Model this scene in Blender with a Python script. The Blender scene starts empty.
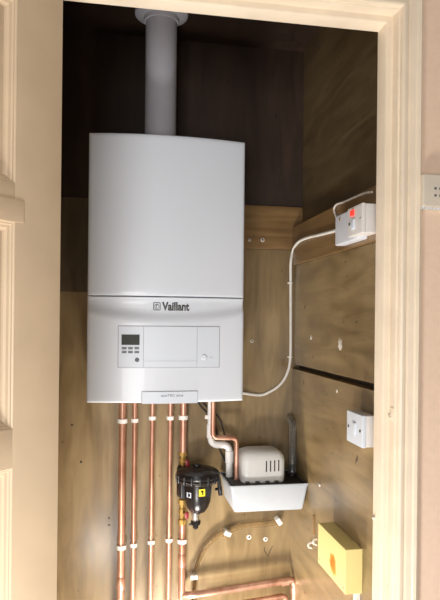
import bpy, bmesh, math, random
from mathutils import Vector, Matrix, Euler
random.seed(7)
PI = math.pi
C = bpy.context.scene.collection

# ------------------------------------------------------------ camera and survey
F, CX, HY = 600.0, 220.0, 320.0
CAMZ = 1.34
CM = (Matrix.Rotation(math.radians(-10.1), 4, 'Z') @ Matrix.Rotation(math.radians(90), 4, 'X')
      @ Matrix.Rotation(math.radians(0.6), 4, 'Z'))
cam_d = bpy.data.cameras.new('camera')
cam_d.sensor_fit = 'VERTICAL'; cam_d.sensor_height = 36; cam_d.lens = 36
cam_d.shift_y = 20 / 600
cam_d.clip_start = 0.02
cam = bpy.data.objects.new('camera', cam_d); C.objects.link(cam)
cam.matrix_world = Matrix.Translation((0, 0, CAMZ)) @ CM
bpy.context.scene.camera = cam

def ray(px, py):
    return (CM.to_3x3() @ Vector(((px - CX) / F, (HY - py) / F, -1)))
def ay(px, py, Y):
    d = ray(px, py); return Vector((0, 0, CAMZ)) + d * (Y / d.y)
def ax(px, py, X):
    d = ray(px, py); return Vector((0, 0, CAMZ)) + d * (X / d.x)

# ------------------------------------------------------------ materials
def newmat(name):
    m = bpy.data.materials.new(name); m.use_nodes = True
    nt = m.node_tree; b = nt.nodes['Principled BSDF']
    return m, nt, b
def plain(name, col, rough=0.5, metal=0.0, var=0.06, scale=30, bump=0.0, coat=0.0, spec=0.5):
    m, nt, b = newmat(name)
    tc = nt.nodes.new('ShaderNodeTexCoord')
    n = nt.nodes.new('ShaderNodeTexNoise'); n.inputs['Scale'].default_value = scale; n.inputs['Detail'].default_value = 4
    nt.links.new(tc.outputs['Object'], n.inputs['Vector'])
    r = nt.nodes.new('ShaderNodeValToRGB')
    r.color_ramp.elements[0].position = 0.3; r.color_ramp.elements[1].position = 0.7
    r.color_ramp.elements[0].color = tuple(c * (1 - var) for c in col) + (1,)
    r.color_ramp.elements[1].color = tuple(min(1, c * (1 + var)) for c in col) + (1,)
    nt.links.new(n.outputs['Fac'], r.inputs['Fac']); nt.links.new(r.outputs['Color'], b.inputs['Base Color'])
    b.inputs['Roughness'].default_value = rough; b.inputs['Metallic'].default_value = metal
    b.inputs['Coat Weight'].default_value = coat; b.inputs['Specular IOR Level'].default_value = spec
    if bump:
        bp = nt.nodes.new('ShaderNodeBump'); bp.inputs['Strength'].default_value = bump; bp.inputs['Distance'].default_value = 0.002
        nt.links.new(n.outputs['Fac'], bp.inputs['Height']); nt.links.new(bp.outputs['Normal'], b.inputs['Normal'])
    return m
def board(name, dark, mid, light, stretch, rough=0.34, seed=0.0, coat=0.25):
    """varnished old board: stretched grain, blotches and dirt specks"""
    m, nt, b = newmat(name); L = nt.links.new
    tc = nt.nodes.new('ShaderNodeTexCoord')
    mp = nt.nodes.new('ShaderNodeMapping'); mp.inputs['Scale'].default_value = stretch; mp.inputs['Location'].default_value = (seed, seed * 1.7, seed * .6)
    L(tc.outputs['Object'], mp.inputs['Vector'])
    n1 = nt.nodes.new('ShaderNodeTexNoise'); n1.inputs['Scale'].default_value = 5; n1.inputs['Detail'].default_value = 8; n1.inputs['Distortion'].default_value = .8
    L(mp.outputs['Vector'], n1.inputs['Vector'])
    n2 = nt.nodes.new('ShaderNodeTexNoise'); n2.inputs['Scale'].default_value = 3.2; n2.inputs['Detail'].default_value = 5
    L(tc.outputs['Object'], n2.inputs['Vector'])
    mx = nt.nodes.new('ShaderNodeMix'); mx.data_type = 'FLOAT'; mx.inputs[0].default_value = .5
    L(n1.outputs['Fac'], mx.inputs[2]); L(n2.outputs['Fac'], mx.inputs[3])
    r = nt.nodes.new('ShaderNodeValToRGB'); e = r.color_ramp.elements
    e[0].position = .32; e[0].color = dark + (1,); e[1].position = .68; e[1].color = light + (1,)
    k = r.color_ramp.elements.new(.5); k.color = mid + (1,)
    L(mx.outputs[0], r.inputs['Fac'])
    v = nt.nodes.new('ShaderNodeTexNoise'); v.inputs['Scale'].default_value = 42; v.inputs['Detail'].default_value = 1
    L(tc.outputs['Object'], v.inputs['Vector'])
    vr = nt.nodes.new('ShaderNodeValToRGB'); vr.color_ramp.elements[0].position = .20; vr.color_ramp.elements[1].position = .26
    vr.color_ramp.elements[0].color = (.35, .3, .25, 1); vr.color_ramp.elements[1].color = (1, 1, 1, 1)
    L(v.outputs['Fac'], vr.inputs['Fac'])
    mu = nt.nodes.new('ShaderNodeMix'); mu.data_type = 'RGBA'; mu.blend_type = 'MULTIPLY'; mu.inputs[0].default_value = 1
    L(r.outputs['Color'], mu.inputs[6]); L(vr.outputs['Color'], mu.inputs[7])
    L(mu.outputs[2], b.inputs['Base Color'])
    rr = nt.nodes.new('ShaderNodeMapRange'); rr.inputs['To Min'].default_value = rough - .08; rr.inputs['To Max'].default_value = rough + .14
    L(n1.outputs['Fac'], rr.inputs['Value']); L(rr.outputs['Result'], b.inputs['Roughness'])
    bp = nt.nodes.new('ShaderNodeBump'); bp.inputs['Strength'].default_value = .25; bp.inputs['Distance'].default_value = .002
    L(n1.outputs['Fac'], bp.inputs['Height']); L(bp.outputs['Normal'], b.inputs['Normal'])
    b.inputs['Coat Weight'].default_value = coat; b.inputs['Coat Roughness'].default_value = .2
    return m
def clear(name, col, rough=.1, trans=.85):
    m, nt, b = newmat(name)
    b.inputs['Base Color'].default_value = col + (1,); b.inputs['Roughness'].default_value = rough
    b.inputs['Transmission Weight'].default_value = trans; b.inputs['IOR'].default_value = 1.25
    return m
def lit(name, col, strength):
    m, nt, b = newmat(name)
    b.inputs['Base Color'].default_value = col + (1,); b.inputs['Emission Color'].default_value = col + (1,)
    b.inputs['Emission Strength'].default_value = strength; b.inputs['Roughness'].default_value = .2
    return m
def copper_mat():
    m, nt, b = newmat('copper'); L = nt.links.new
    tc = nt.nodes.new('ShaderNodeTexCoord'); mp = nt.nodes.new('ShaderNodeMapping'); mp.inputs['Scale'].default_value = (1, 1, .35)
    n = nt.nodes.new('ShaderNodeTexNoise'); n.inputs['Scale'].default_value = 22; n.inputs['Detail'].default_value = 6
    L(tc.outputs['Object'], mp.inputs['Vector']); L(mp.outputs['Vector'], n.inputs['Vector'])
    r = nt.nodes.new('ShaderNodeValToRGB'); e = r.color_ramp.elements
    e[0].position = .3; e[0].color = (.40, .19, .125, 1); e[1].position = .62; e[1].color = (.74, .44, .33, 1)
    L(n.outputs['Fac'], r.inputs['Fac']); L(r.outputs['Color'], b.inputs['Base Color'])
    b.inputs['Metallic'].default_value = .75
    rr = nt.nodes.new('ShaderNodeMapRange'); rr.inputs['To Min'].default_value = .42; rr.inputs['To Max'].default_value = .26
    L(n.outputs['Fac'], rr.inputs['Value']); L(rr.outputs['Result'], b.inputs['Roughness'])
    return m

M = {}
M['wood_back'] = board('wood_back', (.12, .080, .035), (.225, .155, .072), (.345, .250, .125), (5, 5, .8), seed=1.3)
M['wood_right'] = board('wood_right', (.12, .080, .035), (.235, .165, .078), (.36, .26, .13), (5, .8, 5), seed=4.1)
M['wood_batten'] = board('wood_batten', (.13, .07, .025), (.23, .135, .052), (.32, .20, .085), (1, .7, 8), seed=9.1)
M['wood_shade_and_floor'] = board('wood_shade_and_floor', (.05, .034, .016), (.085, .060, .028), (.14, .10, .05), (5, 5, .8), seed=2.3, rough=.45)  # plain dark wood on the floor; on the left panel it stands in for shade
M['wood_right_shaded'] = board('wood_right_shaded', (.07, .045, .02), (.12, .082, .036), (.17, .12, .055), (5, .8, 5), seed=6.1, rough=.5, coat=.05)  # dimness of the upper right wall put into a darker wood colour
M['wood_painted_shade'] = board('wood_painted_shade', (.018, .009, .006), (.032, .017, .010), (.052, .028, .016), (5, 5, .8), seed=2.9, rough=.5, coat=.0)  # shade of the upper back boards and ceiling painted as near-black wood
M['cream'] = plain('cream_gloss_paint', (.76, .60, .42), .38, var=.05, scale=9, bump=.12)
M['cream_frame'] = plain('cream_frame_paint', (.85, .74, .59), .36, var=.06, scale=12, bump=.15)
M['plaster'] = plain('pink_cream_wall_paint', (.88, .67, .52), .8, var=.03, scale=60, bump=.25)
M['hallwall'] = plain('hall_wall_paint', (.30, .27, .23), .85, var=.03, scale=20)
M['hallfloor'] = plain('hall_floor', (.33, .27, .20), .6, var=.15, scale=14)
M['white'] = plain('white_enamel', (.71, .77, .86), .3, var=.012, scale=3, coat=.2)
M['white2'] = plain('white_plastic_panel', (.68, .75, .85), .35, var=.01, scale=5)
M['inner'] = plain('casing_grey', (.22, .22, .24), .6)
M['flue'] = plain('flue_grey_white', (.52, .52, .58), .42, var=.05, scale=12)
M['line'] = plain('grey_line', (.34, .35, .40), .5)
M['ink'] = plain('logo_grey', (.09, .09, .09), .5)
M['lcd'] = plain('lcd_screen', (.035, .042, .036), .6, var=.2, scale=200)
M['btn'] = plain('button_grey', (.13, .14, .16), .4)
M['copper'] = copper_mat()
M['clip'] = plain('white_clip_plastic', (.80, .78, .74), .45)
M['wplastic'] = plain('white_plastic', (.74, .74, .73), .38, var=.03)
M['tray'] = plain('tray_grey_plastic', (.42, .46, .51), .42, var=.02)
M['pump'] = plain('pump_offwhite', (.68, .70, .70), .4, var=.02)
M['black'] = plain('black_plastic', (.004, .004, .006), .3, var=.2, coat=.0)
M['blackmat'] = plain('black_cable', (.016, .016, .018), .5)
M['brass'] = plain('brass', (.62, .42, .14), .35, metal=.8, var=.2)
M['red'] = plain('red_plastic', (.26, .012, .018), .35)
M['steel'] = plain('steel', (.55, .54, .52), .35, metal=.8, var=.2)
M['yellow_lab'] = plain('yellow_label', (.82, .74, .03), .5)
M['neon'] = lit('red_neon', (.85, .03, .02), 1.2)
M['hose'] = clear('clear_hose', (.97, .93, .86), .08, 1.0)
M['hose2'] = clear('clear_hose_grey', (.80, .80, .78), .08, .95)
M['spurwhite'] = plain('spur_white', (.74, .73, .72), .4, var=.02)
M['junction'] = plain('junction_bluewhite', (.68, .71, .78), .4, var=.02)
M['oldwhite'] = plain('old_white_plastic', (.70, .64, .54), .45, var=.04)
M['filler'] = plain('white_filler', (.60, .56, .50), .9, var=.25, scale=120)
M['pencil'] = plain('dark_mark', (.05, .04, .03), .8)

# yellow box with an orange-brown scorch stain that has its own place on the lid
m, nt, b = newmat('yellow_box_paint'); L = nt.links.new
tc = nt.nodes.new('ShaderNodeTexCoord')
mp = nt.nodes.new('ShaderNodeMapping'); mp.vector_type = 'TEXTURE'; mp.inputs['Location'].default_value = (0, -.016, -.012); mp.inputs['Scale'].default_value = (1, .027, .028)
nz = nt.nodes.new('ShaderNodeTexNoise'); nz.inputs['Scale'].default_value = 45; nz.inputs['Detail'].default_value = 4
L(tc.outputs['Object'], nz.inputs['Vector'])
add = nt.nodes.new('ShaderNodeMix'); add.data_type = 'RGBA'; add.blend_type = 'LINEAR_LIGHT'; add.inputs[0].default_value = .016
L(tc.outputs['Object'], add.inputs[6]); L(nz.outputs['Color'], add.inputs[7]); L(add.outputs[2], mp.inputs['Vector'])
sx = nt.nodes.new('ShaderNodeSeparateXYZ'); L(mp.outputs['Vector'], sx.inputs[0])
cb = nt.nodes.new('ShaderNodeCombineXYZ'); L(sx.outputs['Y'], cb.inputs['Y']); L(sx.outputs['Z'], cb.inputs['Z'])
ln = nt.nodes.new('ShaderNodeVectorMath'); ln.operation = 'LENGTH'; L(cb.outputs[0], ln.inputs[0])
r = nt.nodes.new('ShaderNodeValToRGB'); e = r.color_ramp.elements
e[0].position = .35; e[0].color = (.55, .20, .02, 1); e[1].position = 1.0; e[1].color = (.80, .69, .30, 1)
k = e.new(.7); k.color = (.68, .36, .06, 1)
L(ln.outputs['Value'], r.inputs['Fac']); L(r.outputs['Color'], b.inputs['Base Color']); b.inputs['Roughness'].default_value = .5
M['yellowbox'] = m

# ------------------------------------------------------------ mesh helpers
class MB:
    def __init__(s): s.bm = bmesh.new()
    def box(s, x0, x1, y0, y1, z0, z1, bev=0.0, seg=2):
        t = bmesh.new(); bmesh.ops.create_cube(t, size=1)
        for v in t.verts:
            v.co = Vector(((x0 + x1) / 2 + v.co.x * (x1 - x0), (y0 + y1) / 2 + v.co.y * (y1 - y0), (z0 + z1) / 2 + v.co.z * (z1 - z0)))
        if bev: bmesh.ops.bevel(t, geom=t.edges[:], offset=bev, segments=seg, profile=.6, affect='EDGES')
        s.merge(t); return s
    def merge(s, t, mat=None):
        if mat: bmesh.ops.transform(t, matrix=mat, verts=t.verts[:])
        me = bpy.data.meshes.new('tmp'); t.to_mesh(me); t.free(); s.bm.from_mesh(me); bpy.data.meshes.remove(me)
    def tube(s, pts, r, seg=16, cap=True, inner=None):
        pts = [Vector(p) for p in pts]
        def rings(rad):
            out = []; prev = None
            for i, p in enumerate(pts):
                a = pts[max(i - 1, 0)]; c = pts[min(i + 1, len(pts) - 1)]
                d = (c - a).normalized()
                if prev is None:
                    u = d.orthogonal().normalized()
                else:
                    u = (prev - d * prev.dot(d)).normalized()
                prev = u; w = d.cross(u)
                rr = rad[i] if isinstance(rad, (list, tuple)) else rad
                out.append([s.bm.verts.new(p + (u * math.cos(2 * PI * k / seg) + w * math.sin(2 * PI * k / seg)) * rr) for k in range(seg)])
            return out
        R = rings(r)
        for a, b2 in zip(R, R[1:]):
            for k in range(seg):
                s.bm.faces.new((a[k], a[(k + 1) % seg], b2[(k + 1) % seg], b2[k]))
        if inner:
            Q = rings(inner)
            for a, b2 in zip(Q, Q[1:]):
                for k in range(seg):
                    s.bm.faces.new((a[k], b2[k], b2[(k + 1) % seg], a[(k + 1) % seg]))
            for k in range(seg):
                s.bm.faces.new((R[0][k], Q[0][k], Q[0][(k + 1) % seg], R[0][(k + 1) % seg]))
                s.bm.faces.new((R[-1][k], R[-1][(k + 1) % seg], Q[-1][(k + 1) % seg], Q[-1][k]))
        elif cap:
            s.bm.faces.new(R[0][::-1]); s.bm.faces.new(R[-1])
        return s
    def lathe(s, prof, origin, axis='Z', seg=32):
        """prof: (radius, height) pairs"""
        o = Vector(origin); R = []
        for rad, h in prof:
            ring = []
            for k in range(seg):
                a = 2 * PI * k / seg; c, q = rad * math.cos(a), rad * math.sin(a)
                p = {'Z': (c, q, h), 'Y': (c, h, q), 'X': (h, c, q)}[axis]
                ring.append(s.bm.verts.new(o + Vector(p)))
            R.append(ring)
        for a, b2 in zip(R, R[1:]):
            for k in range(seg): s.bm.faces.new((a[k], a[(k + 1) % seg], b2[(k + 1) % seg], b2[k]))
        s.bm.faces.new(R[0][::-1]); s.bm.faces.new(R[-1])
        return s
    def build(s, name, mat, parent=None, smooth=True, origin=None, angle=35):
        bmesh.ops.recalc_face_normals(s.bm, faces=s.bm.faces[:])
        me = bpy.data.meshes.new(name)
        off = Vector(origin) if origin is not None else Vector((0, 0, 0))
        if parent is not None: off = Vector(parent.get('_o', (0, 0, 0)))
        bmesh.ops.translate(s.bm, vec=-off, verts=s.bm.verts[:])
        s.bm.to_mesh(me); s.bm.free()
        me.materials.append(M[mat] if isinstance(mat, str) else mat)
        if smooth:
            me.shade_smooth()
            me.set_sharp_from_angle(angle=math.radians(angle))
        o = bpy.data.objects.new(name, me); C.objects.link(o)
        if parent is not None:
            o.parent = parent; o['_o'] = tuple(off)
        else:
            o.location = off; o['_o'] = tuple(off)
        return o
def tag(o, label, cat, group=None):
    o['label'] = label; o['category'] = cat
    if group: o['group'] = group
    return o
def thing(name, label, cat, loc, group=None):
    o = bpy.data.objects.new(name, None); C.objects.link(o); o.location = loc; o['_o'] = tuple(loc)
    o.empty_display_size = .05
    return tag(o, label, cat, group)
def struct(o):
    o['kind'] = 'structure'; return o
def bend(pts, r=.03, n=6):
    """round the inner corners of a polyline"""
    pts = [Vector(p) for p in pts]; out = [pts[0]]
    for i in range(1, len(pts) - 1):
        a, p, c = pts[i - 1], pts[i], pts[i + 1]
        d1 = (a - p); d2 = (c - p); q = min(r, d1.length * .49, d2.length * .49)
        s1 = p + d1.normalized() * q; s2 = p + d2.normalized() * q
        for k in range(n + 1):
            t = k / n; out.append(s1 * (1 - t) ** 2 + p * 2 * t * (1 - t) + s2 * t * t)
    out.append(pts[-1]); return out
def spline(pts, n=8):
    pts = [Vector(p) for p in pts]; P = [pts[0]] + pts + [pts[-1]]; out = []
    for i in range(1, len(P) - 2):
        for k in range(n):
            t = k / n; a, b2, c, d = P[i - 1], P[i], P[i + 1], P[i + 2]
            out.append(.5 * ((2 * b2) + (c - a) * t + (2 * a - 5 * b2 + 4 * c - d) * t * t + (-a + 3 * b2 - 3 * c + d) * t ** 3))
    out.append(pts[-1]); return out
def text_mesh(txt, size, bold=0.0):
    cu = bpy.data.curves.new('t', 'FONT'); cu.body = txt; cu.size = size; cu.offset = bold
    cu.resolution_u = 4
    o = bpy.data.objects.new('t', cu); C.objects.link(o)
    bpy.context.view_layer.update()
    dg = bpy.context.evaluated_depsgraph_get()
    me = bpy.data.meshes.new_from_object(o.evaluated_get(dg))
    bpy.data.objects.remove(o); bpy.data.curves.remove(cu)
    return me

# ------------------------------------------------------------ layout numbers
YB = 1.98                 # back wall of the cupboard
XR, XB, XM, XL2 = .635, .598, .605, .604   # right wall: bare wall, batten, middle board, lower board
XLEFT = -.21
YF = 1.255                # inner face of the front wall
ZC = 2.262                # cupboard ceiling
OX0, OX1, OZ = -.125, .574, 1.985

# ------------------------------------------------------------ cupboard shell
struct(MB().box(XLEFT - .05, XR + .05, YB, YB + .05, 0, ZC + .1).build('wall_back', 'wood_back', smooth=False))
struct(MB().box(XLEFT - .05, XLEFT, YF, YB, 0, ZC).build('wall_left', 'wood_back', smooth=False))
struct(MB().box(XR, XR + .05, YF, YB, 0, ZC).build('wall_right', 'wood_right_shaded', smooth=False))
struct(MB().box(XLEFT - .05, XR + .05, YF - .005, YB + .05, ZC, ZC + .05).build('ceiling', 'wood_painted_shade', smooth=False))
struct(MB().box(XLEFT - .05, XR + .05, YF - .0, YB, -.02, 0.0).build('floor_cupboard', 'wood_shade_and_floor', smooth=False))
zbt = ax(297, 225, XB).z
zb1 = ax(297, 264, XB).z
zl = ax(335, 380, XL2).z
struct(MB().box(XB, XR, YF, YB, zb1, zbt, .002).build('trim_1', 'wood_batten', smooth=False))
struct(MB().box(XR - .004, XR, YF, YB, zl, zl + .02).build('trim_9', 'wood_painted_shade', smooth=False))  # backing of the gap, its near-black colour stands in for shade
struct(MB().box(XM, XR, YF, YB, zl + .016, zb1 - .001).build('trim_2', 'wood_right', smooth=False))
struct(MB().box(XL2, XR, YF, YB, 0, zl, .0015).build('trim_3', 'wood_right', smooth=False))
# shallow board on the back wall beside the boiler
zt = ay(260, 206, YB).z; zt2 = ay(260, 249, YB).z
struct(MB().box(.15, XR, YB - .010, YB, zt2, zt, .002).build('trim_4', 'wood_batten', smooth=False))
struct(MB().box(XLEFT, XR, YB - .003, YB, zt + .001, ZC, .0005).build('trim_8', 'wood_painted_shade', smooth=False))
struct(MB().box(XLEFT, .148, YB - .0055, YB, ay(75, 292, YB).z, zt, .0005).build('shade_panel', 'wood_shade_and_floor', smooth=False))  # thin added panel, coloured dark for the shade left of the boiler
struct(MB().box(XLEFT, XM, YB - .004, YB, 0, zt2 - .003).build('trim_5', 'wood_back', smooth=False))

# ------------------------------------------------------------ front wall and hall
HX0, HX1, HY0, HZ = -1.7, 1.5, -2.3, 2.42
mb = MB()
mb.box(HX0, OX0 - .02, 1.18, YF, 0, HZ); mb.box(OX1 + .02, HX1, 1.18, YF, 0, HZ); mb.box(OX0 - .02, OX1 + .02, 1.18, YF, OZ + .02, HZ)
struct(mb.build('wall_front', 'plaster', smooth=False))
struct(MB().box(HX0 - .1, HX0, HY0, YF, 0, HZ).build('wall_hall_left', 'hallwall', smooth=False))
struct(MB().box(HX1, HX1 + .1, HY0, YF, 0, HZ).build('wall_hall_right', 'hallwall', smooth=False))
WX0, WX1, WZ0, WZ1 = -1.50, -.12, .12, 1.50
mb = MB()
mb.box(HX0 - .1, WX0, HY0 - .12, HY0, 0, HZ); mb.box(WX1, HX1 + .1, HY0 - .12, HY0, 0, HZ)
mb.box(WX0, WX1, HY0 - .12, HY0, 0, WZ0); mb.box(WX0, WX1, HY0 - .12, HY0, WZ1, HZ)
struct(mb.build('wall_hall_rear', 'hallwall', smooth=False))
mb = MB()
for x in (WX0, (WX0 + WX1) / 2 - .025, WX1 - .05): mb.box(x, x + .05, HY0 - .09, HY0 - .03, WZ0, WZ1, .004)
for z in (WZ0, WZ1 - .05): mb.box(WX0, WX1, HY0 - .09, HY0 - .03, z, z + .05, .004)
struct(mb.build('window_1', 'cream_frame', smooth=False))
struct(MB().box(HX0 - .1, HX1 + .1, HY0 - .12, YF, HZ, HZ + .06).build('ceiling_hall', 'hallwall', smooth=False))
struct(MB().box(HX0 - .1, HX1 + .1, HY0 - .12, YF, -.06, 0).build('floor', 'hallfloor', smooth=False))

# door lining, stops and architrave: mitred profiles swept round the opening
def frame_sweep(prof, name, mat, x0=OX0, x1=OX1, z1=OZ):
    mb = MB(); rows = []
    for (o, y) in prof:
        rows.append([mb.bm.verts.new(p) for p in ((x0 - o, y, 0), (x0 - o, y, z1 + o), (x1 + o, y, z1 + o), (x1 + o, y, 0))])
    n = len(rows)
    for i in range(n):
        a, b2 = rows[i], rows[(i + 1) % n]
        for k in range(3): mb.bm.faces.new((a[k], a[k + 1], b2[k + 1], b2[k]))
    mb.bm.faces.new([r_[0] for r_ in rows]); mb.bm.faces.new([r_[3] for r_ in rows][::-1])
    return struct(mb.build(name, mat, angle=25))
frame_sweep([(0, YF), (0, 1.219), (.0015, 1.2155), (.004, 1.214), (.0145, 1.214), (.0155, 1.212), (.0155, 1.188), (.017, 1.1865), (.021, 1.1855), (.021, YF)], 'trim_6', 'cream_frame')
frame_sweep([(.019, 1.186), (.019, 1.176), (.0205, 1.1735), (.024, 1.172), (.030, 1.1725), (.032, 1.1755), (.035, 1.1755), (.037, 1.171),
             (.048, 1.169), (.051, 1.1665), (.057, 1.165), (.0605, 1.167), (.062, 1.171), (.062, 1.181), (.060, 1.186)], 'trim_7', 'cream_frame')

# ------------------------------------------------------------ the open door
ANG = math.radians(46)
d = thing('door_1', '', '', (-.0955, 1.128, 0)); d['kind'] = 'structure'; del d['label']; del d['category']
d['_o'] = (0, 0, 0)
W, T = .686, .035
def dpart(mb, name, mat, parent=None): 
    o = mb.build(name, mat, d, angle=25); return o
# local: x = t from the hinge (0..W), y = 0 on the face towards the camera, positive y away
ST = .097
cols = [(ST, .300), (.386, W - ST)]
rows = [(.22, .52), (.60, 1.085), (1.152, 1.502), (1.568, 1.88)]
dpart(MB().box(0, ST, 0, T, .008, 1.972, .0015), 'stile', 'cream')
dpart(MB().box(W - ST, W, 0, T, .008, 1.972, .0015), 'stile', 'cream')
zs = [.008, .22, .52, .60, 1.085, 1.152, 1.502, 1.568, 1.88, 1.972]
for i in range(0, len(zs), 2):
    dpart(MB().box(ST, W - ST, .0002, T, zs[i], zs[i + 1], .0008), 'rail', 'cream')
for (a, b2) in rows:
    dpart(MB().box(cols[0][1], cols[1][0], .0004, T, a, b2, .0008), 'muntin', 'cream')
dpart(MB().box(.080, W - .080, -.0016, .002, 1.5025, 1.541, .0006), 'rail_strip', 'cream')
def panel(x0, x1, z0, z1):
    mb = MB(); prof = [(0, .001), (.002, .003), (.004, .0035), (.006, .006), (.010, .0075), (.013, .0115), (.016, .013), (.019, .0125), (.030, .008), (.045, .0045), (.047, .003)]
    R = []
    for (o, y) in prof:
        R.append([mb.bm.verts.new(p) for p in ((x0 + o, y, z0 + o), (x1 - o, y, z0 + o), (x1 - o, y, z1 - o), (x0 + o, y, z1 - o))])
    for a, b3 in zip(R, R[1:]):
        for k in range(4): mb.bm.faces.new((a[k], a[(k + 1) % 4], b3[(k + 1) % 4], b3[k]))
    mb.bm.faces.new(R[-1])
    B = [mb.bm.verts.new(p) for p in ((x0, T - .006, z0), (x1, T - .006, z0), (x1, T - .006, z1), (x0, T - .006, z1))]
    for k in range(4): mb.bm.faces.new((R[0][k], B[k], B[(k + 1) % 4], R[0][(k + 1) % 4]))
    mb.bm.faces.new(B[::-1])
    return mb
for (xa, xb) in cols:
    for (a, b2) in rows: dpart(panel(xa, xb, a, b2), 'panel', 'cream')
for z in (.2, 1.75): 
    h = dpart(MB().tube([(.004, T + .004, z), (.004, T + .004, z + .075)], .0045).box(.004, .04, T - .001, T + .001, z, z + .075), 'hinge', 'steel')
h = dpart(MB().lathe([(.008, 0), (.008, -.02), (.02, -.032), (.024, -.045), (.018, -.055), (.002, -.058)], (W - .045, 0, 1.02), 'Y', 24), 'knob', 'brass')
# leaf direction (-sin, -cos); far side normal (-cos, +sin)
s_, c_ = math.sin(ANG), math.cos(ANG)
# mirror-free placement: rotate so local +x -> (-s,-c), local +y -> (-c, s) needs a flip, done in the mesh
for o in list(d.children):
    for v in o.data.vertices: v.co = Vector((v.co.x, -v.co.y, v.co.z))
    o.data.flip_normals()
d.rotation_euler = (0, 0, math.atan2(-c_, -s_))

# ------------------------------------------------------------ boiler
BX0, BX1, BZ0, BZ1, BY = -.069, .363, 1.114, 1.842, 1.656
BC, HW = (BX0 + BX1) / 2, (BX1 - BX0) / 2
SEAM = 1.402
def sstep(t): t = max(0, min(1, t)); return t * t * (3 - 2 * t)
def front(x, z):
    u = (x - BC) / HW
    y = BY - .024 * (1 - u * u)
    if z < SEAM:
        arc = 1.362 + .022 * u * u
        y += .005 * sstep((SEAM - z) / .012) - .009 * sstep((arc - z) / .030)
    return y
boiler = thing('boiler', 'white wall-hung gas boiler with a grey maker name and small control panel', 'boiler', (BC, YB - .01, BZ0))
def cover(z0, z1, nm, nx=40, nz=40, rnd=.007):
    mb = MB(); V = []
    xs = [BX0 + (BX1 - BX0) * i / nx for i in range(nx + 1)]
    xs = sorted(set(xs + [BX0 + .0008, BX0 + .0025, BX0 + .005, BX1 - .0008, BX1 - .0025, BX1 - .005]))
    zz = sorted(set([z0 + (z1 - z0) * i / nz for i in range(nz + 1)] + [z0 + .0006, z0 + .002, z0 + .004, z1 - .0006, z1 - .002, z1 - .004]))
    def rr(dist): 
        if dist >= rnd: return 0
        k = 1 - dist / rnd; return rnd * (1 - math.sqrt(max(0, 1 - k * k)))
    for z in zz:
        V.append([mb.bm.verts.new((x, front(x, z) + max(rr(x - BX0), rr(BX1 - x), .45 * rr(z - z0), .45 * rr(z1 - z)), z)) for x in xs])
    for j in range(len(zz) - 1):
        for i in range(len(xs) - 1): mb.bm.faces.new((V[j][i], V[j][i + 1], V[j + 1][i + 1], V[j + 1][i]))
    # sides going back
    loop = [V[0][i] for i in range(len(xs))] + [V[j][-1] for j in range(1, len(zz))] + [V[-1][i] for i in range(len(xs) - 2, -1, -1)] + [V[j][0] for j in range(len(zz) - 2, 0, -1)]
    back = [mb.bm.verts.new((v.co.x, 1.685, v.co.z)) for v in loop]
    n = len(loop)
    for k in range(n): mb.bm.faces.new((loop[k], loop[(k + 1) % n], back[(k + 1) % n], back[k]))
    mb.bm.faces.new(back)
    return mb.build(nm, 'white', boiler, angle=50)
cover(SEAM + .0014, BZ1, 'upper_cover'); cover(BZ0, SEAM - .0014, 'lower_cover')
MB().box(BX0 + .002, BX1 - .002, 1.675, YB - .0101, BZ0 + .012, BZ1 - .004, .004).build('casing', 'white', boiler)
MB().box(BX0 + .004, BX1 - .004, 1.668, 1.69, SEAM - .004, SEAM + .004).build('seam_strip', 'inner', boiler)
def plate(x0, x1, z0, z1, lift, mat, name, parent=None, nx=24, nz=8, depth=.003):
    mb = MB(); xs = [x0 + (x1 - x0) * i / nx for i in range(nx + 1)]; zz = [z0 + (z1 - z0) * i / nz for i in range(nz + 1)]
    A = [[mb.bm.verts.new((x, front(x, z) - lift, z)) for x in xs] for z in zz]
    B = [[mb.bm.verts.new((x, front(x, z) + depth, z)) for x in xs] for z in zz]
    for j in range(nz):
        for i in range(nx):
            mb.bm.faces.new((A[j][i], A[j][i + 1], A[j + 1][i + 1], A[j + 1][i])); mb.bm.faces.new((B[j][i], B[j + 1][i], B[j + 1][i + 1], B[j][i + 1]))
    for i in range(nx):
        mb.bm.faces.new((A[0][i], B[0][i], B[0][i + 1], A[0][i + 1])); mb.bm.faces.new((A[nz][i], A[nz][i + 1], B[nz][i + 1], B[nz][i]))
    for j in range(nz):
        mb.bm.faces.new((A[j][0], A[j + 1][0], B[j + 1][0], B[j][0])); mb.bm.faces.new((A[j][nx], B[j][nx], B[j + 1][nx], A[j + 1][nx]))
    return mb.build(name, mat, parent or boiler)
def bp(px, py):
    p = ay(px, py, 1.635); p = ay(px, py, front(p.x, p.z)); return p.x, p.z
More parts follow.
